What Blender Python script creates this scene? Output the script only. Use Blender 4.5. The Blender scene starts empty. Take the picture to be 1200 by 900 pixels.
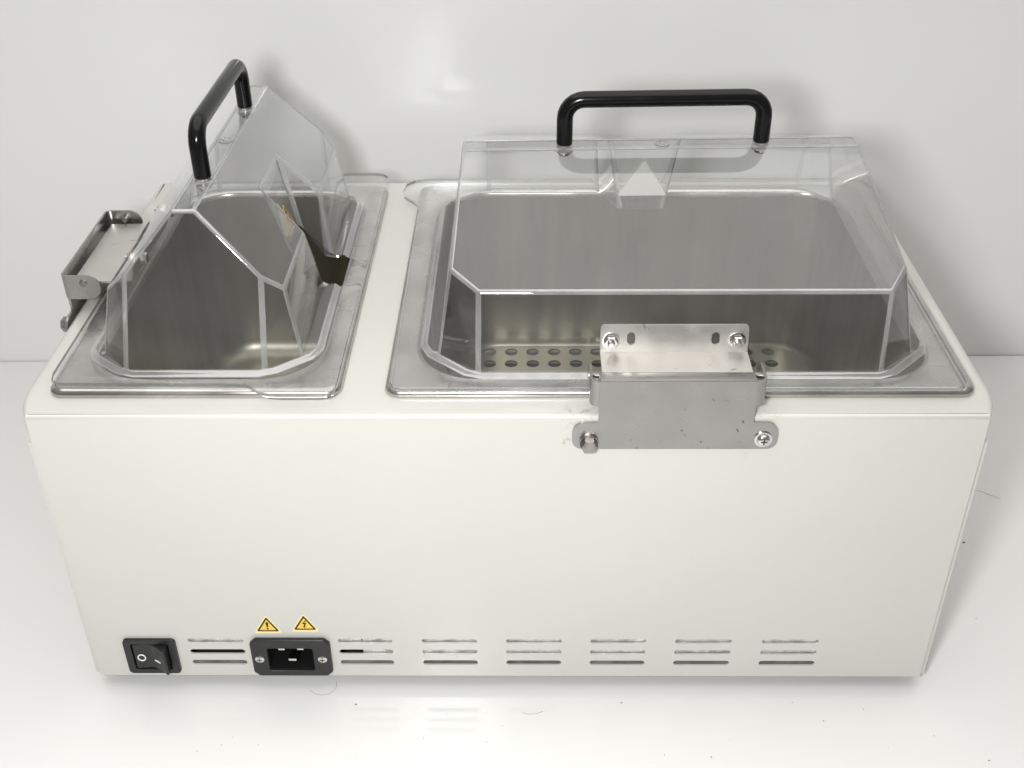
import bpy, bmesh, math, random
from mathutils import Vector, Matrix
random.seed(7)
S = bpy.context.scene
COL = S.collection
MM = 0.001
T = 245.0            # height of the housing top in millimetres

# ------------------------------------------------------------------ materials
def new_mat(name):
    m = bpy.data.materials.new(name); m.use_nodes = True
    nt = m.node_tree; nt.nodes.clear()
    out = nt.nodes.new('ShaderNodeOutputMaterial')
    return m, nt, out

def principled(name, col, rough=.5, metal=0., bump=0., bscale=200., stretch=None, rvar=0., rscale=30.,
               cvar=0., cscale=8., col2=None, spec=.5, coat=0., detail=3., bdist=.0005, cstretch=None):
    m, nt, out = new_mat(name)
    N, L = nt.nodes.new, nt.links.new
    b = N('ShaderNodeBsdfPrincipled')
    b.inputs['Base Color'].default_value = (*col, 1)
    b.inputs['Roughness'].default_value = rough
    b.inputs['Metallic'].default_value = metal
    b.inputs['Specular IOR Level'].default_value = spec
    if coat:
        b.inputs['Coat Weight'].default_value = coat
        b.inputs['Coat Roughness'].default_value = .13
    L(b.outputs[0], out.inputs[0])
    tc = N('ShaderNodeTexCoord')
    src = tc.outputs['Object']
    if stretch:
        mp = N('ShaderNodeMapping'); mp.inputs['Scale'].default_value = stretch
        L(src, mp.inputs[0]); ssrc = mp.outputs[0]
    else:
        ssrc = src
    if bump:
        n = N('ShaderNodeTexNoise'); n.inputs['Scale'].default_value = bscale; n.inputs['Detail'].default_value = detail
        L(ssrc, n.inputs['Vector'])
        bp = N('ShaderNodeBump'); bp.inputs['Strength'].default_value = bump; bp.inputs['Distance'].default_value = bdist
        L(n.outputs[0], bp.inputs['Height']); L(bp.outputs[0], b.inputs['Normal'])
    if rvar:
        n = N('ShaderNodeTexNoise'); n.inputs['Scale'].default_value = rscale; n.inputs['Detail'].default_value = 5
        L(ssrc, n.inputs['Vector'])
        mr = N('ShaderNodeMapRange'); mr.inputs[1].default_value = .3; mr.inputs[2].default_value = .7
        mr.inputs[3].default_value = max(.02, rough - rvar); mr.inputs[4].default_value = rough + rvar
        L(n.outputs[0], mr.inputs[0]); L(mr.outputs[0], b.inputs['Roughness'])
    if cvar or col2:
        n = N('ShaderNodeTexNoise'); n.inputs['Scale'].default_value = cscale; n.inputs['Detail'].default_value = 6
        if cstretch:
            mp2 = N('ShaderNodeMapping'); mp2.inputs['Scale'].default_value = cstretch; L(src, mp2.inputs[0]); L(mp2.outputs[0], n.inputs['Vector'])
        else: L(src, n.inputs['Vector'])
        rp = N('ShaderNodeValToRGB')
        c2 = col2 or tuple(c * (1 - cvar) for c in col)
        rp.color_ramp.elements[0].position = .35; rp.color_ramp.elements[0].color = (*c2, 1)
        rp.color_ramp.elements[1].position = .65; rp.color_ramp.elements[1].color = (*col, 1)
        L(n.outputs[0], rp.inputs[0]); L(rp.outputs[0], b.inputs['Base Color'])
    return m

def stained(name, col, rough, stain, amount, metal=1., sscale=90., grime=(.12, .11, .1)):
    """metal with sparse dark specks, scuffs and faint blotches"""
    m = principled(name, col, rough, metal, bump=.05, bscale=420, rvar=.09, rscale=40)
    nt = m.node_tree; N, L = nt.nodes.new, nt.links.new
    b = next(n for n in nt.nodes if n.type == 'BSDF_PRINCIPLED')
    tc = next(n for n in nt.nodes if n.type == 'TEX_COORD')
    n1 = N('ShaderNodeTexNoise'); n1.inputs['Scale'].default_value = sscale; n1.inputs['Detail'].default_value = 4
    n1.inputs['Distortion'].default_value = 1.2
    L(tc.outputs['Object'], n1.inputs['Vector'])
    r1 = N('ShaderNodeMapRange'); r1.inputs[1].default_value = .66; r1.inputs[2].default_value = .72
    L(n1.outputs[0], r1.inputs[0])
    mu = N('ShaderNodeMath'); mu.operation = 'MULTIPLY'; mu.inputs[1].default_value = amount
    L(r1.outputs[0], mu.inputs[0])
    n2 = N('ShaderNodeTexNoise'); n2.inputs['Scale'].default_value = 14; n2.inputs['Detail'].default_value = 5
    L(tc.outputs['Object'], n2.inputs['Vector'])
    mx0 = N('ShaderNodeMix'); mx0.data_type = 'RGBA'
    L(n2.outputs[0], mx0.inputs[0]); mx0.inputs[6].default_value = (*col, 1); mx0.inputs[7].default_value = (*stain, 1)
    mx = N('ShaderNodeMix'); mx.data_type = 'RGBA'
    L(mu.outputs[0], mx.inputs[0]); L(mx0.outputs[2], mx.inputs[6]); mx.inputs[7].default_value = (*grime, 1)
    L(mx.outputs[2], b.inputs['Base Color'])
    return m

def clear_plastic(name, tint, haze, gloss, edge=False, hcol=(.9, .9, .9), f0=.04):
    m, nt, out = new_mat(name)
    N, L = nt.nodes.new, nt.links.new
    tr = N('ShaderNodeBsdfTransparent'); tr.inputs[0].default_value = (*tint, 1)
    lw = N('ShaderNodeLayerWeight'); lw.inputs['Blend'].default_value = .5      # Schlick reflectance, the same from both sides of the sheet
    pw = N('ShaderNodeMath'); pw.operation = 'POWER'; pw.inputs[1].default_value = 5.
    L(lw.outputs['Facing'], pw.inputs[0])
    fr = N('ShaderNodeMath'); fr.operation = 'MULTIPLY_ADD'; fr.inputs[1].default_value = 1 - f0; fr.inputs[2].default_value = f0
    L(pw.outputs[0], fr.inputs[0])
    gl = N('ShaderNodeBsdfGlossy'); gl.inputs['Roughness'].default_value = gloss
    gl.inputs['Color'].default_value = (1, 1, 1, 1)
    base = tr.outputs[0]
    if edge:
        g = N('ShaderNodeBsdfRefraction'); g.inputs['IOR'].default_value = 1.42; g.inputs['Roughness'].default_value = .06
        g.inputs['Color'].default_value = (.95, .96, .97, 1)
        mg = N('ShaderNodeMixShader'); mg.inputs[0].default_value = edge
        L(tr.outputs[0], mg.inputs[1]); L(g.outputs[0], mg.inputs[2]); base = mg.outputs[0]
    if haze:
        df = N('ShaderNodeBsdfDiffuse'); df.inputs[0].default_value = (*hcol, 1)
        tl = N('ShaderNodeBsdfTranslucent'); tl.inputs[0].default_value = (*hcol, 1)
        md = N('ShaderNodeMixShader'); md.inputs[0].default_value = .35
        L(df.outputs[0], md.inputs[1]); L(tl.outputs[0], md.inputs[2])
        mh = N('ShaderNodeMixShader')
        tc = N('ShaderNodeTexCoord')
        n = N('ShaderNodeTexNoise'); n.inputs['Scale'].default_value = 16; n.inputs['Detail'].default_value = 6
        L(tc.outputs['Object'], n.inputs['Vector'])
        mr = N('ShaderNodeMapRange'); mr.inputs[1].default_value = .3; mr.inputs[2].default_value = .75
        mr.inputs[3].default_value = haze * .6; mr.inputs[4].default_value = haze * 1.4
        L(n.outputs[0], mr.inputs[0])
        # fine scratches left by wiping
        mp = N('ShaderNodeMapping'); mp.inputs['Scale'].default_value = (30, 900, 300); mp.inputs['Rotation'].default_value = (.2, .1, .35)
        L(tc.outputs['Object'], mp.inputs[0])
        n2 = N('ShaderNodeTexNoise'); n2.inputs['Scale'].default_value = 1; n2.inputs['Detail'].default_value = 2
        L(mp.outputs[0], n2.inputs['Vector'])
        r2 = N('ShaderNodeMapRange'); r2.inputs[1].default_value = .70; r2.inputs[2].default_value = .8
        r2.inputs[3].default_value = 0; r2.inputs[4].default_value = haze * .35
        L(n2.outputs[0], r2.inputs[0])
        ad = N('ShaderNodeMath'); ad.operation = 'ADD'
        L(mr.outputs[0], ad.inputs[0]); L(r2.outputs[0], ad.inputs[1])
        L(ad.outputs[0], mh.inputs[0]); L(base, mh.inputs[1]); L(md.outputs[0], mh.inputs[2]); base = mh.outputs[0]
    mx = N('ShaderNodeMixShader')
    L(fr.outputs[0], mx.inputs[0]); L(base, mx.inputs[1]); L(gl.outputs[0], mx.inputs[2])
    L(mx.outputs[0], out.inputs[0])
    return m

M = {}
M['paint'] = principled('cream_paint', (.612, .605, .562), .30, bump=.22, bscale=700, bdist=.0004, cvar=.035, cscale=5, coat=.7)
def add_grime(m, spots, col):
    nt = m.node_tree; N, L = nt.nodes.new, nt.links.new
    b = next(n for n in nt.nodes if n.type == 'BSDF_PRINCIPLED'); tc = next(n for n in nt.nodes if n.type == 'TEX_COORD')
    old = b.inputs['Base Color'].links[0].from_socket
    mask = None
    for (c, r, sc, lo, hi) in spots:
        nz = N('ShaderNodeTexNoise'); nz.inputs['Scale'].default_value = sc; nz.inputs['Detail'].default_value = 5; nz.inputs['Roughness'].default_value = .65
        L(tc.outputs['Object'], nz.inputs['Vector'])
        mr = N('ShaderNodeMapRange'); mr.inputs[1].default_value = lo; mr.inputs[2].default_value = hi
        L(nz.outputs[0], mr.inputs[0]); v = mr.outputs[0]
        if c is not None:
            vd = N('ShaderNodeVectorMath'); vd.operation = 'DISTANCE'; vd.inputs[1].default_value = [q * MM for q in c]
            L(tc.outputs['Object'], vd.inputs[0])
            md = N('ShaderNodeMapRange'); md.inputs[1].default_value = r * MM; md.inputs[2].default_value = r * .3 * MM
            L(vd.outputs['Value'], md.inputs[0])
            mu = N('ShaderNodeMath'); mu.operation = 'MULTIPLY'; L(v, mu.inputs[0]); L(md.outputs[0], mu.inputs[1]); v = mu.outputs[0]
        if mask is None: mask = v
        else:
            mx = N('ShaderNodeMath'); mx.operation = 'MAXIMUM'; L(mask, mx.inputs[0]); L(v, mx.inputs[1]); mask = mx.outputs[0]
    mc = N('ShaderNodeMix'); mc.data_type = 'RGBA'; L(mask, mc.inputs[0]); L(old, mc.inputs[6]); mc.inputs[7].default_value = (*col, 1)
    L(mc.outputs[2], b.inputs['Base Color'])
add_grime(M['paint'], [((46, 4, 245), 15, 190, .52, .70), ((162, 3, 243), 10, 190, .54, .70), ((38, 0, 226), 6, 200, .52, .66),
                       ((150, 0, 217), 14, 300, .63, .70), (None, 0, 420, .755, .78), (None, 0, 60, .78, .80)], (.34, .315, .28))
M['flange'] = principled('bare_sheet', (.48, .48, .46), .45, .4, cvar=.4, cscale=70)
M['liner'] = principled('foil_liner', (.80, .80, .78), .34, .45, bump=.7, bscale=120, bdist=.004, cvar=.35, cscale=90)
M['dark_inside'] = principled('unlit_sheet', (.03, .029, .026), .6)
M['steel_tank'] = principled('tank_steel', (.42, .395, .32), .38, 1., stretch=(8, 8, 1), rvar=.05, rscale=5, cvar=.34, cscale=9, cstretch=(4, 4, .6))  # brushed mottling, with vertical streak reflections put into the colour
M['steel_floor'] = principled('shelf_steel', (.42, .41, .38), .34, 1., bump=.10, bscale=240, rvar=.07, rscale=12, cvar=.12, cscale=14)
M['steel_rim'] = principled('rim_steel', (.66, .645, .61), .24, 1., bump=.05, bscale=60, stretch=(1, 1, 6), rvar=.08, rscale=30, cvar=.26, cscale=24)
M['steel_plate'] = stained('hinge_steel', (.43, .42, .412), .32, (.35, .338, .328), .9)
M['steel_leaf'] = stained('leaf_steel', (.74, .725, .69), .42, (.58, .56, .53), .5)
M['chrome'] = principled('bolt_steel', (.72, .71, .69), .16, 1., rvar=.06, rscale=200)
M['old_bolt'] = principled('worn_bolt_steel', (.40, .38, .355), .34, 1., bump=.15, bscale=500, cvar=.35, cscale=220)
M['black'] = principled('black_plastic', (.014, .014, .015), .40, bump=.08, bscale=1200, bdist=.0003)
M['black_gloss'] = principled('black_gloss_coating', (.004, .004, .0045), .17, rvar=.04, rscale=60, spec=.32)
M['black_deep'] = principled('socket_black', (.004, .004, .004), .6)
M['mark'] = principled('white_ink', (.85, .85, .83), .5)
M['yellow'] = principled('label_yellow', (.86, .60, .075), .45, cvar=.05, cscale=150)
M['yellow_edge'] = principled('label_border', (.90, .76, .40), .5)
M['ink'] = principled('label_ink', (.02, .014, .004), .5)
M['tan_line'] = principled('sticker_line', (.55, .36, .13), .5)
M['frost'] = principled('sticker_film', (.95, .95, .93), .6)
nt = M['frost'].node_tree; _b = next(n for n in nt.nodes if n.type == 'BSDF_PRINCIPLED'); _o = next(n for n in nt.nodes if n.type == 'OUTPUT_MATERIAL')
_t = nt.nodes.new('ShaderNodeBsdfTranslucent'); _t.inputs[0].default_value = (.95, .94, .92, 1)
_m = nt.nodes.new('ShaderNodeMixShader'); _m.inputs[0].default_value = .25
nt.links.new(_b.outputs[0], _m.inputs[1]); nt.links.new(_t.outputs[0], _m.inputs[2]); nt.links.new(_m.outputs[0], _o.inputs[0])
M['clear'] = clear_plastic('clear_plastic', (.964, .966, .966), .026, .03, f0=.058)
M['clear_bend'] = clear_plastic('clear_plastic_bend', (.84, .855, .87), .20, .03, edge=.82, hcol=(1, 1, 1), f0=.16)  # white haze and darker tint stand in for glints along the folds
M['clear_edge'] = clear_plastic('clear_plastic_cut_edge', (.34, .36, .39), .10, .08, edge=.35, hcol=(.55, .58, .62))
M['table'] = principled('white_gloss_table', (.765, .765, .755), .09, bump=.02, bscale=40, bdist=.0006, rvar=.04, rscale=9, spec=.45)
M['wall'] = principled('white_gloss_board', (.85, .85, .84), .12, bump=.14, bscale=3.2, bdist=.006, detail=1.5, spec=.5)
M['dust'] = principled('dust_dark', (.20, .19, .17), .8)
M['hair'] = principled('hair_dark', (.16, .14, .12), .6)
M['rubber'] = principled('foot_rubber', (.03, .03, .03), .7)

# ------------------------------------------------------------------ mesh helpers
def link(name, me, parent=None, mats=(), smooth=None):
    o = bpy.data.objects.new(name, me); COL.objects.link(o)
    for m in mats: me.materials.append(m)
    if parent is not None: o.parent = parent
    if smooth is not None:
        me.shade_smooth()
        if smooth < 180: me.set_sharp_from_angle(angle=math.radians(smooth))
    return o

def from_bm(name, bm, parent=None, mats=(), smooth=30, recalc=True):
    if recalc: bmesh.ops.recalc_face_normals(bm, faces=bm.faces[:])
    bm.transform(Matrix.Scale(MM, 4))
    me = bpy.data.meshes.new(name); bm.to_mesh(me); bm.free()
    return link(name, me, parent, mats, smooth)

def rr(x0, x1, y0, y1, r, n=8):
    """rounded rectangle, counter-clockwise, 4*(n+1) points"""
    pts = []
    for cx, cy, a0 in ((x1 - r, y1 - r, 0), (x0 + r, y1 - r, 90), (x0 + r, y0 + r, 180), (x1 - r, y0 + r, 270)):
        for i in range(n + 1):
            a = math.radians(a0 + 90 * i / n)
            pts.append((cx + r * math.cos(a), cy + r * math.sin(a)))
    return pts

def loft(bm, rings, closed=True, cap0=False, cap1=False):
    vr = [[bm.verts.new(p) for p in ring] for ring in rings]
    for a, b in zip(vr, vr[1:]):
        n = len(a)
        for i in range(n if closed else n - 1):
            j = (i + 1) % n
            try: bm.faces.new((a[i], a[j], b[j], b[i]))
            except ValueError: pass
    if cap0: bm.faces.new(vr[0][::-1])
    if cap1: bm.faces.new(vr[-1])
    return vr

def box(bm, x0, x1, y0, y1, z0, z1, bev=0., seg=2):
    r = bmesh.ops.create_cube(bm, size=1)
    vs = r['verts']
    for v in vs:
        v.co = Vector((x0 + (v.co.x + .5) * (x1 - x0), y0 + (v.co.y + .5) * (y1 - y0), z0 + (v.co.z + .5) * (z1 - z0)))
    if bev:
        es = list({e for v in vs for e in v.link_edges})
        bmesh.ops.bevel(bm, geom=es, offset=bev, segments=seg, profile=.5, affect='EDGES')

def frame_axes(d):
    d = Vector(d).normalized()
    u = d.cross(Vector((0, 0, 1)))
    if u.length < 1e-3: u = Vector((1, 0, 0))
    u.normalize(); return u, d.cross(u).normalized(), d

def lathe(bm, origin, axis, prof, n=24, cap=True):
    """profile of (radius, height) about an axis"""
    u, v, d = frame_axes(axis); o = Vector(origin)
    rings = [[o + d * h + (u * math.cos(2 * math.pi * i / n) + v * math.sin(2 * math.pi * i / n)) * r for i in range(n)] for r, h in prof]
    loft(bm, rings, True, cap, cap)

def tube(bm, path, rad, n=20, cap=True):
    P = [Vector(p) for p in path]
    t0 = (P[1] - P[0]).normalized(); u, v, _ = frame_axes(t0)
    rings = []
    for i, p in enumerate(P):
        t = (P[min(i + 1, len(P) - 1)] - P[max(i - 1, 0)]).normalized()
        u = (u - t * u.dot(t)).normalized(); v = t.cross(u)
        r = rad[i] if isinstance(rad, (list, tuple)) else rad
        rings.append([p + (u * math.cos(2 * math.pi * k / n) + v * math.sin(2 * math.pi * k / n)) * r for k in range(n)])
    loft(bm, rings, True, cap, cap)

def plate2d(loops, depth=0.):
    """filled flat shape with holes (curve fill); returns a bmesh in XY (mm), thickness from z=0 to z=depth"""
    cu = bpy.data.curves.new('outline', 'CURVE'); cu.dimensions = '2D'; cu.fill_mode = 'BOTH'
    cu.extrude = depth / 2
    for lp in loops:
        s = cu.splines.new('POLY'); s.points.add(len(lp) - 1)
        for p, q in zip(s.points, lp): p.co = (q[0], q[1], 0, 1)
        s.use_cyclic_u = True
    o = bpy.data.objects.new('outline', cu); COL.objects.link(o)
    dg = bpy.context.evaluated_depsgraph_get()
    me = bpy.data.meshes.new_from_object(o.evaluated_get(dg))
    bm = bmesh.new(); bm.from_mesh(me)
    bpy.data.objects.remove(o); bpy.data.curves.remove(cu); bpy.data.meshes.remove(me)
    bmesh.ops.remove_doubles(bm, verts=bm.verts[:], dist=1e-4)
    if depth: bmesh.ops.translate(bm, verts=bm.verts[:], vec=(0, 0, depth / 2))
    return bm

def add_bm(dst, src, mat=None):
    if mat is not None: src.transform(mat)
    me = bpy.data.meshes.new('tmp'); src.to_mesh(me); src.free()
    dst.from_mesh(me); bpy.data.meshes.remove(me)

XZ = Matrix(((1, 0, 0, 0), (0, 0, -1, 0), (0, 1, 0, 0), (0, 0, 0, 1)))   # plate XY -> world XZ, thickness toward -y

def slot(cx, cz, w, h, n=6):
    r = h / 2; pts = []
    for sx, a0 in ((1, -90), (-1, 90)):
        for i in range(n + 1):
            a = math.radians(a0 + 180 * i / n)
            pts.append((cx + sx * (w / 2 - r) + r * math.cos(a), cz + r * math.sin(a)))
    return pts

def vslot(cx, cz, w, h, n=6):
    return [(cx + (y - cz), cz + (x - cx)) for x, y in slot(cx, cz, h, w, n)]

def circle(cx, cy, r, n=20):
    return [(cx + r * math.cos(2 * math.pi * i / n), cy + r * math.sin(2 * math.pi * i / n)) for i in range(n)]

def tag(o, label=None, cat=None, group=None, kind=None):
    if label: o['label'] = label
    if cat: o['category'] = cat
    if group: o['group'] = group
    if kind: o['kind'] = kind
    return o

# ------------------------------------------------------------------ setting
bm = bmesh.new()
vs = [(-1500, -900, 0), (1500, -900, 0), (1500, 464.0, 0), (-1500, 436.8, 0)]
vs += [(x, y, -25) for x, y, _ in vs]
v = [bm.verts.new(p) for p in vs]
bm.faces.new(v[:4])
for i in range(4): bm.faces.new((v[i], v[i + 4], v[(i + 1) % 4 + 4], v[(i + 1) % 4]))
bm.faces.new(v[4:][::-1])
o = from_bm('table_surface', bm, None, [M['table']], smooth=None)
tag(o, 'glossy white table top under the water bath', 'table top', kind='structure')
bm = bmesh.new()
v = [bm.verts.new(p) for p in ((-1500, 438.6, -60), (1500, 465.8, -60), (1500, 465.8, 820), (-1500, 438.6, 820),
                               (-1500, 450, -60), (1500, 477, -60), (1500, 477, 820), (-1500, 450, 820))]
for q in ((0, 1, 2, 3), (5, 4, 7, 6), (0, 3, 7, 4), (1, 5, 6, 2), (3, 2, 6, 7), (0, 4, 5, 1)): bm.faces.new([v[i] for i in q])
o = from_bm('wall', bm, None, [M['wall']], smooth=None)
tag(o, 'glossy white board standing behind the water bath', 'wall', kind='structure')

# ------------------------------------------------------------------ water bath root
bath = bpy.data.objects.new('water_bath', None); COL.objects.link(bath)
bath.location = (0, .18, 0); bath.empty_display_size = .1
tag(bath, 'cream laboratory water bath with two steel basins under clear hinged lids', 'water bath')
bpy.context.view_layer.update()
ROOTINV = Matrix.Translation((0, -.18, 0))
def child(o, parent=bath):
    o.parent = parent
    o.matrix_parent_inverse = ROOTINV if parent is bath else Matrix.Identity(4)
    return o
# sub-parts sit in the same millimetre frame as their part, so an identity offset is enough

# ---- housing
B0 = 11.8
TANK_R = (-77.5, 298.0, 19.5, 338.0)
TANK_L = (-292.5, -105.0, 19.5, 338.0)
def outline():
    pts = []
    def side(t):          # t 0..1 along the rounded front corner: y 0 -> 40
        y = 40 * t
        x = 300 + 10.8 * (1 - (1 - t) ** 2.1)
        return x, y
    pts += [(x, 0.) for x in (-299.5, -150, 0, 150, 299.5)]
    pts += [side(t) for t in (.015, .06, .13, .22, .33, .46, .6, .78, 1.)]
    pts += [(310.8, y) for y in (90, 160, 240, 310)]
    for i in range(7):
        a = math.radians(90 * i / 6); pts.append((304.8 + 6 * math.cos(a), 352.7 + 6 * math.sin(a)))
    pts += [(x, 358.7) for x in (150, 0, -150)]
    for i in range(7):
        a = math.radians(90 + 90 * i / 6); pts.append((-304.8 + 6 * math.cos(a), 352.7 + 6 * math.sin(a)))
    pts += [(-310.8, y) for y in (310, 240, 160, 90)]
    pts += [(-side(t)[0], side(t)[1]) for t in (1., .78, .6, .46, .33, .22, .13, .06, .015)]
    return pts
OUT = outline()
NO = len(OUT)
def normal_at(i):
    a, b = Vector(OUT[i - 1]), Vector(OUT[(i + 1) % NO]); d = (b - a).normalized()
    return Vector((d.y, -d.x))
def bend_r(p):
    return 2.6 if p[1] < .3 else (2.6 + 4.4 * min(1, p[1] / 40))
rings = []
NB = 5
for k in range(NB + 1):
    a = math.radians(90 * k / NB); ring = []
    for i, p in enumerate(OUT):
        r = bend_r(p); n = normal_at(i)
        if p[1] < 1e-6: n = Vector((0, -1))
        q = Vector(p) - n * r * (1 - math.sin(a))
        ring.append((q.x, q.y, T - r + r * math.cos(a)))
    rings.append(ring)
top2d = [(p[0], p[1]) for p in rings[0]]
bm = plate2d([top2d, rr(-72, 292, 25, 332, 12), rr(-287, -111, 25, 332, 12)])
bmesh.ops.translate(bm, verts=bm.verts[:], vec=(0, 0, T))
# bend + skirt
low = []
for p in OUT: low.append((p[0], p[1], 221.2))
vr = [[bm.verts.new(p) for p in ring] for ring in rings] + [[bm.verts.new(p) for p in low]]
for k, (a, b) in enumerate(zip(vr, vr[1:])):
    for i in range(NO):
        j = (i + 1) % NO
        if k == len(vr) - 2 and OUT[i][1] < 1e-6 and OUT[j][1] < 1e-6: continue
        bm.faces.new((a[i], b[i], b[j], a[j]))
# front panel with louvre slots and cut-outs
loops = [[(-300, B0), (300, B0), (300, 221.2), (299.5, T - 2.6), (-299.5, T - 2.6), (-300, 221.2)]]
VX = [(-210, 40), (-102.5, 39), (-42, 39.8), (18.4, 39.8), (78.8, 39.8), (139.6, 40.5), (201.4, 40.4)]
for cx, w in VX:
    for dz in (0, 11, 22):
        loops.append(slot(cx, 25.6 + dz, w, 4.9))
loops.append(rr(-272, -243, 20, 46, 2, 3))
loops.append(rr(-174.5, -139.5, 18.5, 44.5, 2, 3))
fp = plate2d(loops, 1.4)
fp.transform(XZ); bmesh.ops.translate(fp, verts=fp.verts[:], vec=(0, 1.4, 0))
add_bm(bm, fp)
bmesh.ops.remove_doubles(bm, verts=bm.verts[:], dist=.02)
bm.normal_update()
for fc in bm.faces:
    if fc.normal.dot(fc.calc_center_median() - Vector((0, 180, 120))) < 0 and not (.1 < fc.calc_center_median().y < 1.5 and abs(fc.normal.y) < .5): fc.normal_flip()
housing = child(from_bm('housing', bm, None, [M['paint']], smooth=40, recalc=False))
tag(housing, 'cream painted sheet metal housing with ventilation slots')
# side panels slide in under the top cover
for s in (-1, 1):
    bm = bmesh.new()
    prof = [(303.6, 2.6), (304.6, 8), (307.6, 40), (307.6, 354), (298, 354), (298, 2.6)]
    loft(bm, [[(s * x, y, z) for x, y in prof] for z in (B0 + .5, 222.5)], True, True, True)
    child(from_bm('side_panel', bm, None, [M['paint']], smooth=None), housing)
bm = bmesh.new(); box(bm, -300, 300, 355.2, 356.6, B0, 221)
child(from_bm('back_panel', bm, None, [M['paint']], smooth=None), housing)
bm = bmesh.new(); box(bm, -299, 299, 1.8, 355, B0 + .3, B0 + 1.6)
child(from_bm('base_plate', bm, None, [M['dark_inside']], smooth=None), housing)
for cx, w in VX:
    bm = bmesh.new(); box(bm, cx - w / 2 - 4, cx + w / 2 + 4, 4.6, 5.4, B0 + 1.7, 26.5)
    child(from_bm('inner_flange', bm, None, [M['flange']], smooth=None), housing)
for x0, x1, z0 in ((-234, -187, 41), (-126, -105.4, 41), (-105, -80, 31), (-66, -18, 30.5), (-6, 42, 30), (54, 104, 30.5), (114, 164, 30), (176, 227, 28.5)):
    bm = bmesh.new(); box(bm, x0, x1, 2.3, 3.1, z0, 62)
    child(from_bm('insulation_liner', bm, None, [M['liner']], smooth=None), housing)
for x, y in ((-270, 30), (270, 30), (-270, 330), (270, 330)):
    bm = bmesh.new(); lathe(bm, (x, y, 0), (0, 0, 1), [(9, .2), (11, 1.5), (12, B0 + .2)], 20)
    child(from_bm('foot', bm, None, [M['rubber']]))

# ---- basins
def basin(rect, x0, x1, y0, y1, zb, name, R=40):
    prof = []   # (x0,x1,y0,y1,r,z)
    def inset(o, r, z): return (rect[0] + o, rect[1] - o, rect[2] + o, rect[3] - o, r, z)
    ro = 10
    rim = [inset(2.5, ro - 2, T + .3), inset(.4, ro, T + .5), inset(0, ro, T + 1.6), inset(.3, ro, T + 3.2), inset(1.2, ro - .5, T + 4.5), inset(2.6, ro - 1, T + 5.3),
           inset(4.5, ro - 2, T + 5.6), inset(9, ro - 2, T + 5.7)]
    mid = (x0 - 4, x1 + 4, y0 - 3.5, y1 + 3.5, R + 2, T + 5.4)
    rim += [mid, (x0 - 1.5, x1 + 1.5, y0 - 1.4, y1 + 1.4, R + 1, T + 4.6), (x0 - .3, x1 + .3, y0 - .3, y1 + .3, R, T + 2.6), (x0, x1, y0, y1, R, T - .5)]
    def ring(t, n=10): return [(x, y, t[5]) for x, y in rr(*t[:5], n)]
    bm = bmesh.new(); loft(bm, [ring(t) for t in rim])
    bm2 = bmesh.new()
    f = 17.; d = 3.   # bottom fillet, draft
    wall = [(x0, x1, y0, y1, R, T - .5), (x0 + .1, x1 - .1, y0 + .1, y1 - .1, R, T - 8), (x0 + d * .5, x1 - d * .5, y0 + d * .3, y1 - d * .3, R, (T + zb) / 2),
            (x0 + d, x1 - d, y0 + d * .6, y1 - d * .6, R, zb + f)]
    for k in range(1, 7):
        a = math.radians(90 * k / 6); o = d + f * (1 - math.cos(a)); oy = d * .6 + f * (1 - math.cos(a))
        wall.append((x0 + o, x1 - o, y0 + oy, y1 - oy, R - f * (1 - math.cos(a)), zb + f * (1 - math.sin(a))))
    loft(bm2, [ring(t) for t in wall], True, False, True)
    for fc in bm2.faces: fc.normal_flip()
    b = child(from_bm('basin', bm2, None, [M['steel_tank']], smooth=50, recalc=False))
    r = child(from_bm('basin_rim', bm, None, [M['steel_rim']], smooth=60), b)
    tag(b, name)
    return b
basinR = basin(TANK_R, -57, 278, 37, 323, 89, 'wide stainless steel basin under the larger lid')
basinL = basin(TANK_L, -273, -123, 37, 323, 90, 'narrow stainless steel basin under the smaller lid')
# heater well bump and drain in the narrow basin
bm = bmesh.new(); lathe(bm, (-146, 286, 90.2), (0, 0, 1), [(9, 0), (9, 1.2), (7.5, 1.8), (7, .9), (0.1, .6)], 20)
child(from_bm('drain', bm, None, [M['chrome']]), basinL)

bm = bmesh.new(); box(bm, -25, 246, 60, 300, 89.1, 91.5, 1)  # dark sheet added under the shelf, stands in for shade in its holes
child(from_bm('hole_shade_sheet', bm, None, [M['dark_inside']], smooth=30), basinR)
# ---- perforated shelf resting in the wide basin
loops = [rr(-43, 264, 50, 315, 34, 8)]
for i in range(14):
    for j in range(13):
        x, y = -19.6 + 19.4 * i, 304.5 - 19.6 * j
        loops.append(circle(x, y, 5.8, 18))
bm = plate2d(loops, 1.2); bmesh.ops.translate(bm, verts=bm.verts[:], vec=(0, 0, 99.2))
o = from_bm('perforated_shelf', bm, None, [M['steel_floor']], smooth=30)
tag(o, 'steel shelf with rows of round holes lying inside the wide basin', 'shelf')

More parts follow.
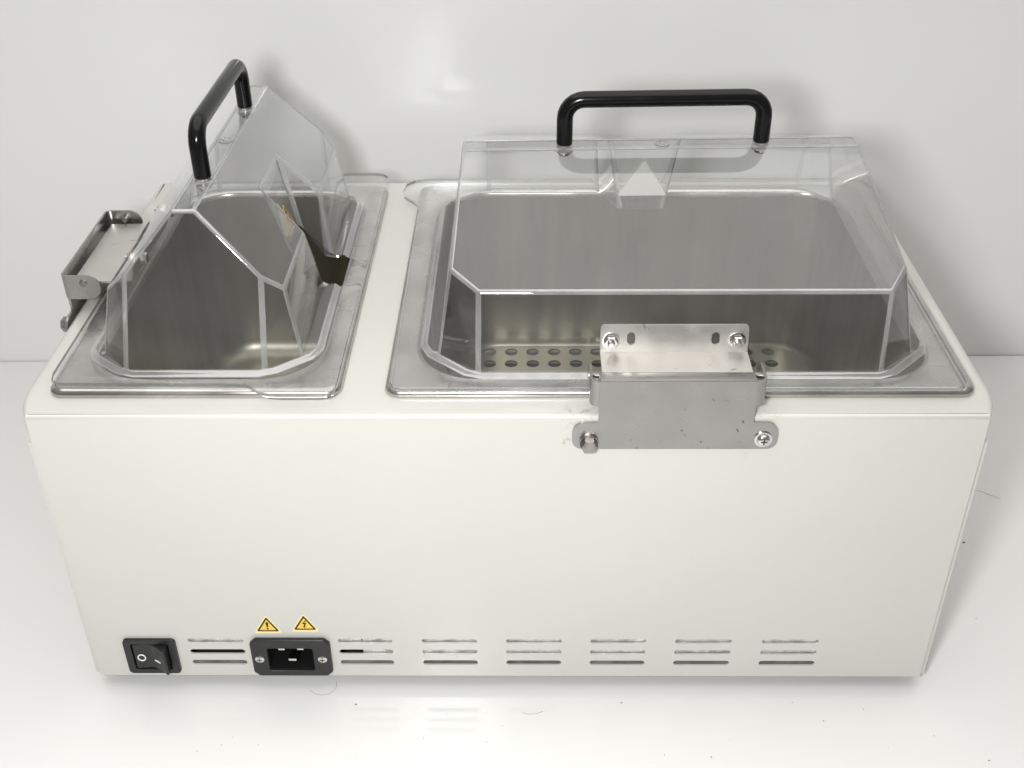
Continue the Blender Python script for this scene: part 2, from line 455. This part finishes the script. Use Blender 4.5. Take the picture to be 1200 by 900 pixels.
# ---- lids
Z0, ZF = 256.0, 254.0
def build_lid(name, P, fl, octv, notch_o, up, mats):
    """P: dict of corner points; fl: flange outer chain (open, mouth at the notch); octv: outer groove octagon chain"""
    bm = bmesh.new()
    V = {k: bm.verts.new(p) for k, p in P.items()}
    def F(*ks): 
        return bm.faces.new([V[k] for k in ks])
    F('A0', 'A1', 'B1', 'B0')
    F('C0', 'C1', 'D1', 'A1', 'A0', 'D0')
    F('B0', 'N0', 'M0', 'E0', 'G0'); F('B0', 'B1', 'N1', 'N0'); F('B1', 'G1', 'E1', 'M1', 'N1')
    F('c0', 'c1', 'C1', 'C0'); F('c1', 'd1', 'D1', 'C1'); F('d0', 'c0', 'C0', 'D0')
    F('d1', 'g1', 'G1', 'B1', 'A1', 'D1'); F('g0', 'd0', 'D0', 'A0', 'B0', 'G0')
    F('g1', 'e1', 'E1', 'G1'); F('e0', 'g0', 'G0', 'E0')
    F('e1', 'm1', 'M1', 'E1'); F('m0', 'e0', 'E0', 'M0')
    F('N0', 'N1', 'I1', 'I0')
    F('N0', 'I0', 'm0', 'M0'); F('N1', 'M1', 'm1', 'I1')
    chain = ['m1', 'e1', 'g1', 'd1', 'c1', 'c0', 'd0', 'g0', 'e0', 'm0']
    # groove: two points at each corner on the outer octagon
    o1, o2, om = [], [], []
    for (p1, p2) in octv:
        o1.append([bm.verts.new(p) for p in p1]); o2.append([bm.verts.new(p) for p in p2])
        ks = []
        for k in range(1, 6):
            t = k / 6; h = .5 - .5 * math.cos(math.pi * t)
            ks.append([bm.verts.new((a[0] + (b[0] - a[0]) * t, a[1] + (b[1] - a[1]) * t, a[2] + (b[2] - a[2]) * h)) for a, b in zip(p1, p2)])
        om.append(ks)
    def ramp(i, a, j, b):
        cols = [(o1[i][a], o1[j][b])] + [(om[i][k][a], om[j][k][b]) for k in range(5)] + [(o2[i][a], o2[j][b])]
        for (p, q), (r_, t_) in zip(cols, cols[1:]):
            bm.faces.new((p, q, t_, r_)).material_index = 1
    for i, k in enumerate(chain):
        if len(o2[i]) == 2:
            bm.faces.new((V[k], o2[i][0], o2[i][1]))
            ramp(i, 0, i, 1)
        if i + 1 < len(chain):
            bm.faces.new((V[k], V[chain[i + 1]], o2[i + 1][0], o2[i][-1]))
            ramp(i, -1, i + 1, 0)
    fv = [bm.verts.new(p) for p in fl]
    inner = [v for g in o1 for v in g]
    # flange as quads/tris between the two chains, matched by nearest progress
    bm.faces.new(fv + inner[::-1])
    bmesh.ops.recalc_face_normals(bm, faces=bm.faces[:])
    # make the normals point up/out
    ref = next(f for f in bm.faces if V['A0'] in f.verts and V['B1'] in f.verts)
    ref.normal_update()
    if ref.normal.z < 0:
        for f in bm.faces: f.normal_flip()
    wl = bm.edges.layers.float.new('bevel_weight_edge')
    big = set(V.values()); pocket = {V[k] for k in ('N0', 'N1', 'M0', 'M1', 'I0', 'I1', 'm0', 'm1')}
    for e in bm.edges:
        if len(e.link_faces) != 2 or e.calc_face_angle(0) < math.radians(7): continue
        a, b = e.verts
        if a in big and b in big:
            e[wl] = 0. if max(a.co.z, b.co.z) <= Z0 + 1 else (1. if a in pocket and b in pocket else .74)
    bm.transform(Matrix.Scale(MM, 4))
    me = bpy.data.meshes.new(name); bm.to_mesh(me); bm.free()
    o = link(name, me)
    for m in (M['clear'], M['clear_bend'], M['clear_edge']): me.materials.append(m)
    bv = o.modifiers.new('bend', 'BEVEL'); bv.width = 2.8 * MM; bv.segments = 4; bv.limit_method = 'WEIGHT'
    bv.material = 1; bv.use_clamp_overlap = False; bv.offset_type = 'OFFSET'
    so = o.modifiers.new('wall', 'SOLIDIFY'); so.thickness = 2.4 * MM; so.offset = -1; so.use_rim = True
    so.material_offset_rim = 2; so.use_quality_normals = True; so.use_even_offset = True; so.thickness_clamp = 2.
    dg = bpy.context.evaluated_depsgraph_get()
    me2 = bpy.data.meshes.new_from_object(o.evaluated_get(dg)); me2.name = name
    o.modifiers.clear(); old = o.data; o.data = me2; bpy.data.meshes.remove(old)
    for p in me2.polygons: p.use_smooth = (p.material_index == 1)
    me2.set_sharp_from_angle(angle=math.radians(32))
    return o

def octo(pts, z1, z2, inn):
    """pts: list of outer octagon corner points (x,y); each corner becomes two points; returns [(outer ring pts),(inner ring pts)]"""
    out = []
    n = len(pts); cx = sum(p[0] for p in pts) / n; cy = sum(p[1] for p in pts) / n
    def inward(p, d):
        q = Vector((cx - p[0], cy - p[1])); q = Vector((math.copysign(1, q.x) if abs(q.x) > 3 else 0, math.copysign(1, q.y) if abs(q.y) > 3 else 0))
        return q
    for i, p in enumerate(pts):
        p = Vector(p)
        if i in (0, n - 1):
            ps = [p]; tang = (Vector(pts[1]) - p if i == 0 else p - Vector(pts[n - 2])).normalized()
            nrm = [Vector((-tang.y, tang.x))]
        else:
            a, b = Vector(pts[i - 1]), Vector(pts[i + 1])
            ta, tb = (p - a).normalized(), (b - p).normalized()
            s = min(7., (p - a).length * .3, (b - p).length * .3)
            ps = [p - ta * s, p + tb * s]
            nrm = [Vector((-ta.y, ta.x)), Vector((-tb.y, tb.x))]
        res1, res2 = [], []
        for q, nn in zip(ps, nrm):
            if nn.dot(Vector((cx, cy)) - q) < 0: nn = -nn
            q2 = q + nn * inn
            res1.append((q.x, q.y, z1)); res2.append((q2.x, q2.y, z2))
        out.append((res1, res2))
    return out

# large lid: hinged at the front, notch at the back
PR = dict(A0=(-31, 166, 352.6), A1=(241.5, 166, 355), B0=(-31, 181, 352.6), B1=(241.5, 181, 355),
          C0=(-17, 43, 309), C1=(240, 43, 309), D0=(-35.5, 62, 315.2), D1=(252.5, 62, 315.6),
          c0=(-18, 34.5, Z0), c1=(239.5, 34.5, Z0), d0=(-45, 56, Z0), d1=(265, 57, Z0),
          E0=(-17, 303, 309), E1=(240, 303, 309), G0=(-35.5, 284, 315.2), G1=(252.5, 284, 315.6),
          e0=(-18, 313, Z0), e1=(239.5, 313, Z0), g0=(-45, 291, Z0), g1=(265, 291, Z0),
          N0=(72.5, 201, 346.0), N1=(124, 201, 346.5), M0=(70, 303, 309), M1=(127, 303, 309),
          m0=(74, 313, Z0), m1=(123, 313, Z0), I0=(83.5, 219, 283), I1=(117, 219, 283))
octR = octo([(124, 320), (244, 320), (278, 287), (278, 62), (244, 27.5), (-22, 27.5), (-57, 60), (-57, 287), (-22, 320), (73, 320)], ZF, ZF + 2.6, 4.5)
flR = [(127, 341), (262, 341), (290, 340), (301, 336), (306, 322), (304, 306), (295, 292), (291, 286), (291, 26), (288.5, 20), (282, 17.5),
       (-66, 17.5), (-71, 19.5), (-73.5, 25), (-75.5, 286), (-80, 294), (-89, 306), (-90.5, 318), (-88.5, 331), (-82, 338.5), (-72, 341), (70, 341)]
lidR = child(build_lid('lid', PR, [(x, y, ZF) for x, y in flR], octR, None, None, None))
tag(lidR, 'larger clear plastic lid on the right, hinged along its front edge')

# small lid: hinged at the left, notch on the right
PL = dict(A0=(-206, 64, 355), A1=(-203, 293, 354.5), B0=(-191, 64, 355), B1=(-188.5, 293, 354.5),
          D0=(-239, 52, 317.5), D1=(-238, 303, 317), C0=(-257, 66, 300), C1=(-256, 289, 300),
          d0=(-245, 37, Z0), d1=(-245, 313, Z0), c0=(-265, 57, Z0), c1=(-265, 293, Z0),
          G0=(-152.5, 51, 315.5), G1=(-151.5, 302, 315), E0=(-140, 58.5, 303.5), E1=(-139, 288, 303),
          g0=(-155, 37, Z0), g1=(-153, 313, Z0), e0=(-132.5, 54, Z0), e1=(-132.5, 296, Z0),
          N0=(-169.5, 149.5, 332.8), N1=(-169, 207, 332.4), M0=(-140, 138, 303.5), M1=(-139, 206, 303),
          m0=(-132.5, 149, Z0), m1=(-132.5, 194, Z0), I0=(-157, 157, 281), I1=(-157, 198, 281))
octL = octo([(-121, 195), (-121, 297), (-150, 320), (-249, 320), (-276, 297), (-276, 55), (-246, 30.5), (-152, 30.5), (-121, 56), (-121, 150)], ZF, ZF + 2.6, 4.5)
flL = [(-106.5, 190), (-106, 334), (-106.5, 347), (-111, 352), (-118, 354), (-140, 354), (-148, 352), (-156, 344), (-163, 338.5), (-172, 337.5),
       (-283, 337), (-288.5, 334), (-290.5, 328), (-292, 36), (-290.5, 28.5), (-285, 24.5), (-170, 23), (-163, 21.5), (-156, 15), (-148, 9.5), (-140, 8.2),
       (-117, 8.2), (-111, 9.2), (-107.5, 14), (-107, 153), (-109, 154.5)]
lidL = child(build_lid('lid', PL, [(x, y, ZF) for x, y in flL], octL, None, None, None))
tag(lidL, 'smaller clear plastic lid on the left, hinged along its left edge')

def handle(lid, p0, p1, h, lab, rad=5.6, br=13.):
    p0, p1 = Vector(p0), Vector(p1); up = Vector((0, 0, 1)); ax = (p1 - p0).normalized()
    path = [p0 + up * 1.6, p0 + up * (h - br)]
    for a in range(15, 91, 15):
        t = math.radians(a); path.append(p0 + up * (h - br + br * math.sin(t)) + ax * br * (1 - math.cos(t)))
    for a in range(0, 91, 15):
        t = math.radians(a); path.append(p1 + up * (h - br + br * math.cos(t)) - ax * br * (1 - math.sin(t)))
    path.append(p1 + up * 1.6)
    bm = bmesh.new(); tube(bm, path, rad, 24)
    hd = child(from_bm('handle', bm, None, [M['black_gloss']], smooth=50), lid)
    tag(hd, lab)
    for p in (p0, p1):
        bm = bmesh.new()
        lathe(bm, p + up * .05, up, [(5.4, 0), (6.0, .4), (6.0, 1.5), (5.0, 1.9)], 24)
        lathe(bm, p - up * 2.5, -up, [(7.0, 0), (7.0, .8), (4.6, .9), (4.4, 3.2), (3.2, 4.4)], 20)
        child(from_bm('handle_foot', bm, None, [M['chrome']], smooth=30), lid)
    mid = (p0 + p1) / 2
    bm = bmesh.new(); lathe(bm, mid + up * .1, up, [(5.4, 0), (5.2, .7), (4.2, .8), (3.6, .25), (2.2, .25), (1.6, .8), (.05, .9)], 28)
    child(from_bm('moulding_boss', bm, None, [M['clear_bend']], smooth=30), lid)
handle(lidR, (39.5, 170.2, 353.2), (174.5, 170.2, 354.8), 32.6, 'black bar handle')
handle(lidL, (-196.5, 111, 355.2), (-195.8, 242.5, 354.4), 34.5, 'black bar handle')

# hot-surface stickers on the notch walls: printed front, frosted back
def sticker(lid, N0, N1, I0, I1, out, at, size=1.):
    N0, N1, I0, I1 = map(Vector, (N0, N1, I0, I1))
    u = (N1 - N0).normalized(); mt = (N0 + N1) / 2; mb = (I0 + I1) / 2
    w = (mt - mb); w = (w - u * w.dot(u)).normalized(); n = u.cross(w)
    if n.dot(Vector(out)) < 0: n = -n
    c = mb + (mt - mb) * at
    def tri(s, off, bm, r=2.6):
        cs = [Vector((0, s)), Vector((-s * .9, -s * .62)), Vector((s * .9, -s * .62))]
        pts = []
        for i in range(3):
            a, b, d = cs[i - 1], cs[i], cs[(i + 1) % 3]
            for t in (0, .5, 1):
                q = b + ((a - b).normalized() * r * (1 - t) + (d - b).normalized() * r * t) * (.8 if t != .5 else .5)
                pts.append(q)
        return [c + u * q.x + w * q.y + n * off for q in pts]
    bm = bmesh.new(); loft(bm, [tri(20.5 * size, -2.75, bm), tri(20.5 * size, -2.95, bm)], True, True, True)
    child(from_bm('warning_sticker', bm, None, [M['frost']], smooth=None), lid)
    bm = bmesh.new()
    T3 = tri(16.5 * size, .45, bm); tube(bm, T3 + T3[:2], .55, 6)
    for dx in (-3.2, 0, 3.2):
        tube(bm, [c + u * (dx + 1.0 * math.sin(k * .9)) * 1.3 * size + w * (-4.2 + k * 1.05) * 1.3 * size + n * .45 for k in range(9)], .5, 6)
    child(from_bm('sticker_symbol', bm, None, [M['tan_line']], smooth=60), lid)
sticker(lidR, PR['N0'], PR['N1'], PR['I0'], PR['I1'], (0, 1, 0), .42)
sticker(lidL, PL['N0'], PL['N1'], PL['I0'], PL['I1'], (1, 0, 0), .24, .78)

# ---- hinges: local frame a (along), b (out of the housing face), z
def hexhead(bm, o, axis, r, h):
    lathe(bm, o, axis, [(r * .9, 0), (r, .4), (r, h - .8), (r * .86, h)], 6)
def hinge(conv, wall_b, wall_lean, lab, lip=True, lz=269.5, lf=-11.2):
    """conv(a,b,z)->world mm ; wall_b: b of the lid wall at z=280"""
    def place(bm, flip=False):
        for v in bm.verts: v.co = Vector(conv(*v.co))
        return bm
    # channel plate with ears
    def arc(cx, cz, r, a0, a1, n=6): return [(cx + r * math.cos(math.radians(a0 + (a1 - a0) * i / n)), cz + r * math.sin(math.radians(a0 + (a1 - a0) * i / n))) for i in range(n + 1)]
    pl_ = [(-48, 241.5), (-57, 241.5)] + arc(-56, 233.5, 8, 90, 180)[1:] + arc(-57.5, 227.7, 6.5, 180, 270) + arc(57.5, 227.7, 6.5, 270, 360) + arc(56, 233.5, 8, 0, 90) + [(48, 241.5), (48, 251.5), (51, 255), (50, 255), (49, 271.8), (-49, 271.8), (-50, 255), (-51, 255), (-48, 251.5)]
    pl_ = [(-48, 241.5), (-56, 241.5)] + arc(-56, 233.5, 8, 90, 180)[1:] + arc(-57.5, 227.7, 6.5, 180, 270) + arc(57.5, 227.7, 6.5, 270, 360) + arc(56, 233.5, 8, 0, 90) + [(48, 241.5), (48, 256), (48, 271.8), (-48, 271.8), (-48, 256)]
    bm = plate2d([pl_], 1.6)
    for v in bm.verts: v.co = Vector((v.co.x, .6 + v.co.z, v.co.y))
    # curled side flanges: swept strip with a rounded free end
    for s in (-1, 1):
        path = [(48, 1.4), (49.2, 1.3), (50.6, .9), (51.8, 0.), (52.6, -1.3), (52.9, -3), (52.9, -10), (52.9, -16)]
        end = [(-16 - 9.2 * math.sin(math.radians(t)), 9.2 * math.cos(math.radians(t))) for t in (18, 36, 54, 72, 88)]
        cols = []
        for a, b in path: cols.append((a, b, 253.8, 272.2))
        cols[0] = (48, 1.4, 253.8, 271.8)
        for b, hh in end: cols.append((52.9, b, 263 - hh, 263 + hh))
        ringsO = []
        for i, (a, b, z0, z1) in enumerate(cols):
            pa = Vector((cols[max(i - 1, 0)][0], cols[max(i - 1, 0)][1])); pb = Vector((cols[min(i + 1, len(cols) - 1)][0], cols[min(i + 1, len(cols) - 1)][1]))
            d = (pb - pa).normalized(); n = Vector((-d.y, d.x)); 
            if n.dot(Vector((1, 1))) < 0: n = -n
            ringsO.append([(s * (a + n.x * .8), b + n.y * .8, z0), (s * (a + n.x * .8), b + n.y * .8, z1),
                           (s * (a - n.x * .8), b - n.y * .8, z1), (s * (a - n.x * .8), b - n.y * .8, z0)])
        loft(bm, ringsO, True, True, True)
    # lip folded back along the upper edge
    if lip: box(bm, -47.6, 47.6, -9.5, .9, 269.6, 271.2, .5)
    ch = child(from_bm('hinge', place(bm), None, [M['steel_plate']], smooth=35))
    tag(ch, lab)
    # leaf bolted to the lid
    bw = wall_b
    lv = [(-46, lz + 1.1), (46.8, lz + 1.1)] + arc(44.3, 286, 2.5, 0, 90, 3) + arc(-43.5, 286, 2.5, 90, 180, 3)
    holes = [vslot(-26.8, 279.6, 5, 8.6), vslot(26.2, 279.6, 5, 8.6)]
    b2 = plate2d([lv] + holes, 1.6)
    for v in b2.verts:
        v.co = Vector((v.co.x, bw + wall_lean * (v.co.y - 280) + 1.6 - v.co.z + .4, v.co.y))
    bl = bmesh.new()
    y0 = bw + wall_lean * (lz - 280) + 2
    prof = [(y0, lz + 1.3), (lf, lz + .5), (lf, lz - 1.1), (y0 - 1.6, lz - .3)]
    loft(bl, [[(-46, b, z) for b, z in prof], [(46.8, b, z) for b, z in prof]], True, True, True)
    add_bm(b2, bl)
    # knuckle roll
    tube(b2, [(-46, -13.4, lz - 2.9), (46.8, -13.4, lz - 2.9)], 2.6, 16)
    child(from_bm('hinge_leaf', place(b2), None, [M['steel_leaf']], smooth=35), ch)
    for s in (-1, 1):
        bp = bmesh.new()
        lathe(bp, (s * 55.6, -13.4, 266.4), (-s, 0, 0), [(1.6, 1.0), (2.5, 1.2), (2.6, 1.9), (2.0, 2.0), (2.0, 8)], 18)
        child(from_bm('hinge_pin', place(bp), None, [M['old_bolt']], smooth=35), ch)
    for s in (-1, 1):
        bb = bmesh.new(); yb = bw + wall_lean * (279 - 280) + 2.0
        lathe(bb, (s * 39.5, yb, 278.8), (0, 1, 0), [(5.6, 0), (5.6, .9), (4.6, 1.0)], 20)
        hexhead(bb, (s * 39.5, yb + .9, 278.8), (0, 1, 0), 4.6, 3.6)
        lathe(bb, (s * 39.5, yb + 4.4, 278.8), (0, 1, 0), [(2.4, 0), (2.3, 1.6), (1.6, 2.2)], 14)
        child(from_bm('lid_bolt', place(bb), None, [M['chrome']], smooth=25), ch)
        bn = bmesh.new()
        lathe(bn, (s * 39.5, yb - 5.2, 278.8), (0, -1, 0), [(5.4, 0), (5.4, .8)], 18); hexhead(bn, (s * 39.5, yb - 6, 278.8), (0, -1, 0), 4.4, 3.2)
        child(from_bm('lid_nut', place(bn), None, [M['chrome']], smooth=25), ch)
    bb = bmesh.new()
    zb = 226.6 if lip else 233.0
    lathe(bb, (-53.4, 2.2, zb), (0, 1, 0), [(6.2, 0), (6.2, .9), (5.2, 1.1)], 22)
    hexhead(bb, (-53.4, 3.1, zb), (0, 1, 0), 5.6, 5.2)
    child(from_bm('ear_bolt', place(bb), None, [M['old_bolt']], smooth=25), ch)
    bb = bmesh.new()
    lathe(bb, (55.2, 2.2, 229.0), (0, 1, 0), [(5.6, 0), (5.6, .9), (4.4, 1.1)], 22)
    lathe(bb, (55.2, 3.2, 229.0), (0, 1, 0), [(4.2, 0), (4.1, 1.0), (3.4, 2.1), (2.0, 2.6), (.05, 2.75)], 20)
    child(from_bm('ear_screw', place(bb), None, [M['chrome']], smooth=40), ch)
    bb = bmesh.new()
    box(bb, 55.2 - 2.0, 55.2 + 2.0, 5.5, 6.06, 229 - .4, 229 + .4); box(bb, 55.2 - .4, 55.2 + .4, 5.5, 6.08, 229 - 2.0, 229 + 2.0)
    child(from_bm('screw_cross', place(bb), None, [M['ink']], smooth=None), ch)
    return ch
hinge(lambda a, b, z: (105.6 + a, -b, z), -37.2, -.18, 'steel hinge bolted to the front face')
hinge(lambda a, b, z: (-311.2 - b, 179 + a, z + 4), -50.4, -.20, 'steel hinge bolted to the left side', False, 263., -3.)

# ---- power switch
bm = plate2d([rr(-276.6, -238.9, 16.6, 50.4, 3.2, 5), rr(-271.4, -244.2, 20.6, 46.4, 1.5, 3)], 2.4)
bm.transform(XZ); bmesh.ops.translate(bm, verts=bm.verts[:], vec=(0, -.1, 0))
sw = child(from_bm('power_switch', bm, None, [M['black']], smooth=30))
bv = sw.modifiers.new('soft', 'BEVEL'); bv.width = .0006; bv.segments = 2; bv.limit_method = 'ANGLE'
bm = bmesh.new(); box(bm, -273, -242.5, 2.2, 12, 19.6, 47.4)
child(from_bm('switch_recess', bm, None, [M['black_deep']], smooth=None), sw)
bm = bmesh.new()
prof = [(-270.6, 4), (-270.6, -1.6), (-269.8, -2.4), (-265, -2.1), (-260, -1.6), (-257.6, -1.7), (-254, -3.4), (-250, -6.2), (-247.2, -8.8), (-246.2, -9.2), (-245.4, -8.6), (-245.2, 4)]
loft(bm, [[(x, y, z) for x, y in prof] for z in (21.6, 45.4)], True, True, True)
rk = child(from_bm('rocker', bm, None, [M['black']], smooth=35), sw)
bv = rk.modifiers.new('soft', 'BEVEL'); bv.width = .0005; bv.segments = 2; bv.limit_method = 'ANGLE'
bm = bmesh.new()
ring = [(-265.2 + 2.7 * math.cos(t), -2.3, 32.6 + 2.9 * math.sin(t)) for t in [2 * math.pi * k / 20 for k in range(22)]]
tube(bm, ring, .5, 8)
child(from_bm('off_mark', bm, None, [M['mark']], smooth=60), sw)
bm = bmesh.new(); tube(bm, [(-255.6, -2.8, 30.6), (-251.2, -5.5, 30.6)], .5, 8)
child(from_bm('on_mark', bm, None, [M['mark']], smooth=60), sw)

# ---- power inlet
def cham(x0, x1, z0, z1, c): return [(x0 + c, z0), (x1 - c, z0), (x1, z0 + c), (x1, z1 - c), (x1 - c, z1), (x0 + c, z1), (x0, z1 - c), (x0, z0 + c)]
bm = plate2d([cham(-185.2, -127.8, 15.2, 51.6, 4), rr(-173.2, -140.6, 20.6, 43.2, 2.2, 4)], 3.4)
bm.transform(XZ); bmesh.ops.translate(bm, verts=bm.verts[:], vec=(0, -.1, 0))
inl = child(from_bm('power_inlet', bm, None, [M['black']], smooth=30))
bv = inl.modifiers.new('soft', 'BEVEL'); bv.width = .0007; bv.segments = 2; bv.limit_method = 'ANGLE'
bm = bmesh.new()
rg = [[(x, y, z) for x, z in rr(-173.6, -140.2, 20.2, 43.6, 2.2, 4)] for y in (-2.0, 18)]
loft(bm, rg, True, False, True)
child(from_bm('socket_well', bm, None, [M['black_deep']], smooth=30), inl)
for x, z, w in ((-163.2, 40.6, 4.6), (-149.6, 40.8, 4.6)):
    bm = bmesh.new(); box(bm, x - w / 2, x + w / 2, -1.6, 18, z - .8, z + .8, .25)
    child(from_bm('contact_pin', bm, None, [M['chrome']], smooth=30), inl)
bm = bmesh.new(); box(bm, -159.2, -153.4, -1.6, 18, 28.8, 31.0, .3)
child(from_bm('contact_pin', bm, None, [M['chrome']], smooth=30), inl)
for x in (-179.4, -134.0):
    bm = bmesh.new(); lathe(bm, (x, -3.4, 32.6), (0, -1, 0), [(3.4, 0), (3.3, .5), (2.4, 1.1), (.05, 1.3)], 18)
    sc = child(from_bm('inlet_screw', bm, None, [M['chrome']], smooth=40), inl)
    bm = bmesh.new(); box(bm, x - 1.9, x + 1.9, -4.85, -4.3, 32.3, 32.9); box(bm, x - .3, x + .3, -4.87, -4.3, 30.8, 34.4)
    child(from_bm('screw_slot', bm, None, [M['ink']], smooth=None), inl)

# ---- warning labels
def tri2(cx, zb, w, h, r, n=4):
    cs = [Vector((cx, zb + h)), Vector((cx - w / 2, zb)), Vector((cx + w / 2, zb))]; pts = []
    for i in range(3):
        a, b, d = cs[i - 1], cs[i], cs[(i + 1) % 3]
        ta, td = (a - b).normalized(), (d - b).normalized()
        p0, p2 = b + ta * r, b + td * r
        for k in range(n + 1):
            t = k / n; pts.append(tuple((1 - t) ** 2 * p0 + 2 * t * (1 - t) * b + t * t * p2))
    return pts
def flat(loops, y, th): 
    b = plate2d(loops, th); b.transform(XZ); bmesh.ops.translate(b, verts=b.verts[:], vec=(0, y, 0)); return b
def warning(cx, zb, sym, lab):
    lb = child(from_bm('warning_label', flat([tri2(cx, zb - 2.2, 21.0, 18.4, 3.6)], -.02, .18), None, [M['yellow_edge']], smooth=None))
    tag(lb, lab)
    child(from_bm('label_field', flat([tri2(cx, zb, 15.6, 13.6, 1.4)], -.20, .08), None, [M['yellow']], smooth=None), lb)
    child(from_bm('label_border', flat([tri2(cx, zb, 16.2, 14.0, 1.4), tri2(cx, zb + 1.15, 12.0, 10.4, .8)], -.24, .1), None, [M['ink']], smooth=None), lb)
    child(from_bm('label_symbol', flat(sym(cx, zb), -.29, .1), None, [M['ink']], smooth=None), lb)
def exclam(cx, zb):
    return [[(cx - .5, zb + 4.1), (cx + .5, zb + 4.1), (cx + 1.0, zb + 8.2), (cx + .6, zb + 9.0), (cx - .6, zb + 9.0), (cx - 1.0, zb + 8.2)], circle(cx, zb + 2.7, .8, 12)]
def boltsym(cx, zb):
    return [[(cx + .9, zb + 9.4), (cx - 1.9, zb + 5.6), (cx - .1, zb + 5.9), (cx - .7, zb + 3.4), (cx - 1.4, zb + 3.6), (cx - .2, zb + 1.7), (cx + .7, zb + 3.5), (cx + .05, zb + 3.3), (cx + 1.7, zb + 7.0), (cx - .2, zb + 6.7), (cx + 1.5, zb + 9.2)]]
warning(-170.8, 57.6, exclam, 'yellow triangle with exclamation mark')
warning(-144.2, 59.2, boltsym, 'yellow triangle with lightning bolt')

# ------------------------------------------------------------------ small things on the table
bm = bmesh.new()
for k in range(26):
    x, y = random.uniform(-260, 460), random.uniform(-70, -14)
    if random.random() < .3: x, y = random.uniform(335, 470), random.uniform(0, 300)
    r = random.choice((.25, .3, .35, .4, .55))
    bmesh.ops.create_icosphere(bm, subdivisions=1, radius=r, matrix=Matrix.Translation((x, y, r * .6)) @ Matrix.Diagonal((1.3, .8, .6, 1)))
for x, y, r in ((385, 159, .9), (82, -15, .6), (225, -31, .5), (-111, -17, .7)):
    bmesh.ops.create_icosphere(bm, subdivisions=1, radius=r, matrix=Matrix.Translation((x, y, r * .6)) @ Matrix.Diagonal((1.3, .8, .6, 1)))
o = from_bm('dust_specks', bm, None, [M['dust']], smooth=60)
tag(o, 'tiny dark dust specks scattered over the white table', 'dust', kind='stuff')
def hair(pts, lab):
    P = [Vector((x, y, .35)) for x, y in pts]; path = []
    for i in range(len(P) - 1):
        p0, p1, p2, p3 = P[max(i - 1, 0)], P[i], P[i + 1], P[min(i + 2, len(P) - 1)]
        for k in range(6):
            t = k / 6
            path.append(.5 * ((2 * p1) + (-p0 + p2) * t + (2 * p0 - 5 * p1 + 4 * p2 - p3) * t * t + (-p0 + 3 * p1 - 3 * p2 + p3) * t ** 3))
    path.append(P[-1])
    b = bmesh.new(); tube(b, path, .10, 6)
    h = from_bm('hair', b, None, [M['hair']], smooth=60); tag(h, lab, 'hair'); return h
hair([(-146, -4), (-140, -8), (-132, -7.4), (-127.5, -1), (-128.4, 5)], 'curled dark hair lying under the power inlet')
hair([(10, -24), (14, -25.5), (20, -25), (25, -23)], 'tiny hair on the table in front of the middle slots')
hair([(412, 230), (421, 228), (429, 222), (436, 217)], 'short hair on the table right of the housing')

# ------------------------------------------------------------------ camera (solved from the photograph)
f, p, yaw, roll, cx, cy, cz = 1343.465, .58927726, .01355449, .00847603, .01214320, -.57942605, .65639408
cp, sp = math.cos(p), math.sin(p)
fw, rt, dn = Vector((0, cp, -sp)), Vector((1, 0, 0)), Vector((0, -sp, -cp))
RZ = Matrix.Rotation(yaw, 3, 'Z')
fw, rt, dn = RZ @ fw, RZ @ rt, RZ @ dn
r2 = math.cos(roll) * rt + math.sin(roll) * dn
d2 = -math.sin(roll) * rt + math.cos(roll) * dn
cam = bpy.data.objects.new('camera', bpy.data.cameras.new('camera')); COL.objects.link(cam)
mw = Matrix(((r2.x, -d2.x, -fw.x, cx), (r2.y, -d2.y, -fw.y, cy), (r2.z, -d2.z, -fw.z, cz), (0, 0, 0, 1)))
cam.matrix_world = mw
cam.data.sensor_width = 36; cam.data.lens = f / 1200 * 36
cam.data.clip_start = .01; cam.data.clip_end = 50
S.camera = cam

# ------------------------------------------------------------------ light
W = bpy.data.worlds.new('World'); S.world = W; W.use_nodes = True
bg = next(n for n in W.node_tree.nodes if n.type == 'BACKGROUND')
# an indoor room: bright ceiling overhead, dimmer walls towards the horizon
_n, _l = W.node_tree.nodes.new, W.node_tree.links.new
_tc = _n('ShaderNodeTexCoord'); _sx = _n('ShaderNodeSeparateXYZ'); _mr = _n('ShaderNodeMapRange'); _mr.interpolation_type = 'SMOOTHSTEP'
_l(_tc.outputs['Generated'], _sx.inputs[0]); _l(_sx.outputs['Z'], _mr.inputs[0])
_mr.inputs[1].default_value = .15; _mr.inputs[2].default_value = .85; _mr.inputs[3].default_value = .19; _mr.inputs[4].default_value = .30
_l(_mr.outputs[0], bg.inputs[1])
bg.inputs[0].default_value = (1, .982, .95, 1)
def area(name, loc, tgt, size, power, col=(1, 1, 1)):
    l = bpy.data.lights.new(name, 'AREA'); l.energy = power; l.size = size; l.color = col; l.shape = 'DISK'
    o = bpy.data.objects.new(name, l); COL.objects.link(o); o.location = loc
    o.rotation_euler = (Vector(tgt) - Vector(loc)).to_track_quat('-Z', 'Y').to_euler()
    return o
area('camera_lamp', (-.10, -.60, .665), (0, .22, .16), .11, 5.5, (1, 1, .995))
area('ceiling_lamp', (.1, .55, 2.4), (.1, .55, 0), 3.4, 36, (1, .985, .955))

# ------------------------------------------------------------------ render settings
c = S.cycles
c.max_bounces = 24; c.transparent_max_bounces = 40; c.transmission_bounces = 16; c.glossy_bounces = 8; c.diffuse_bounces = 5
c.caustics_reflective = True; c.caustics_refractive = True; c.blur_glossy = .5
c.sample_clamp_indirect = 6
c.use_denoising = True
try: c.denoiser = 'OPENIMAGEDENOISE'
except Exception: pass
S.view_settings.view_transform = 'Standard'; S.view_settings.look = 'None'
S.view_settings.exposure = .18; S.view_settings.gamma = 1
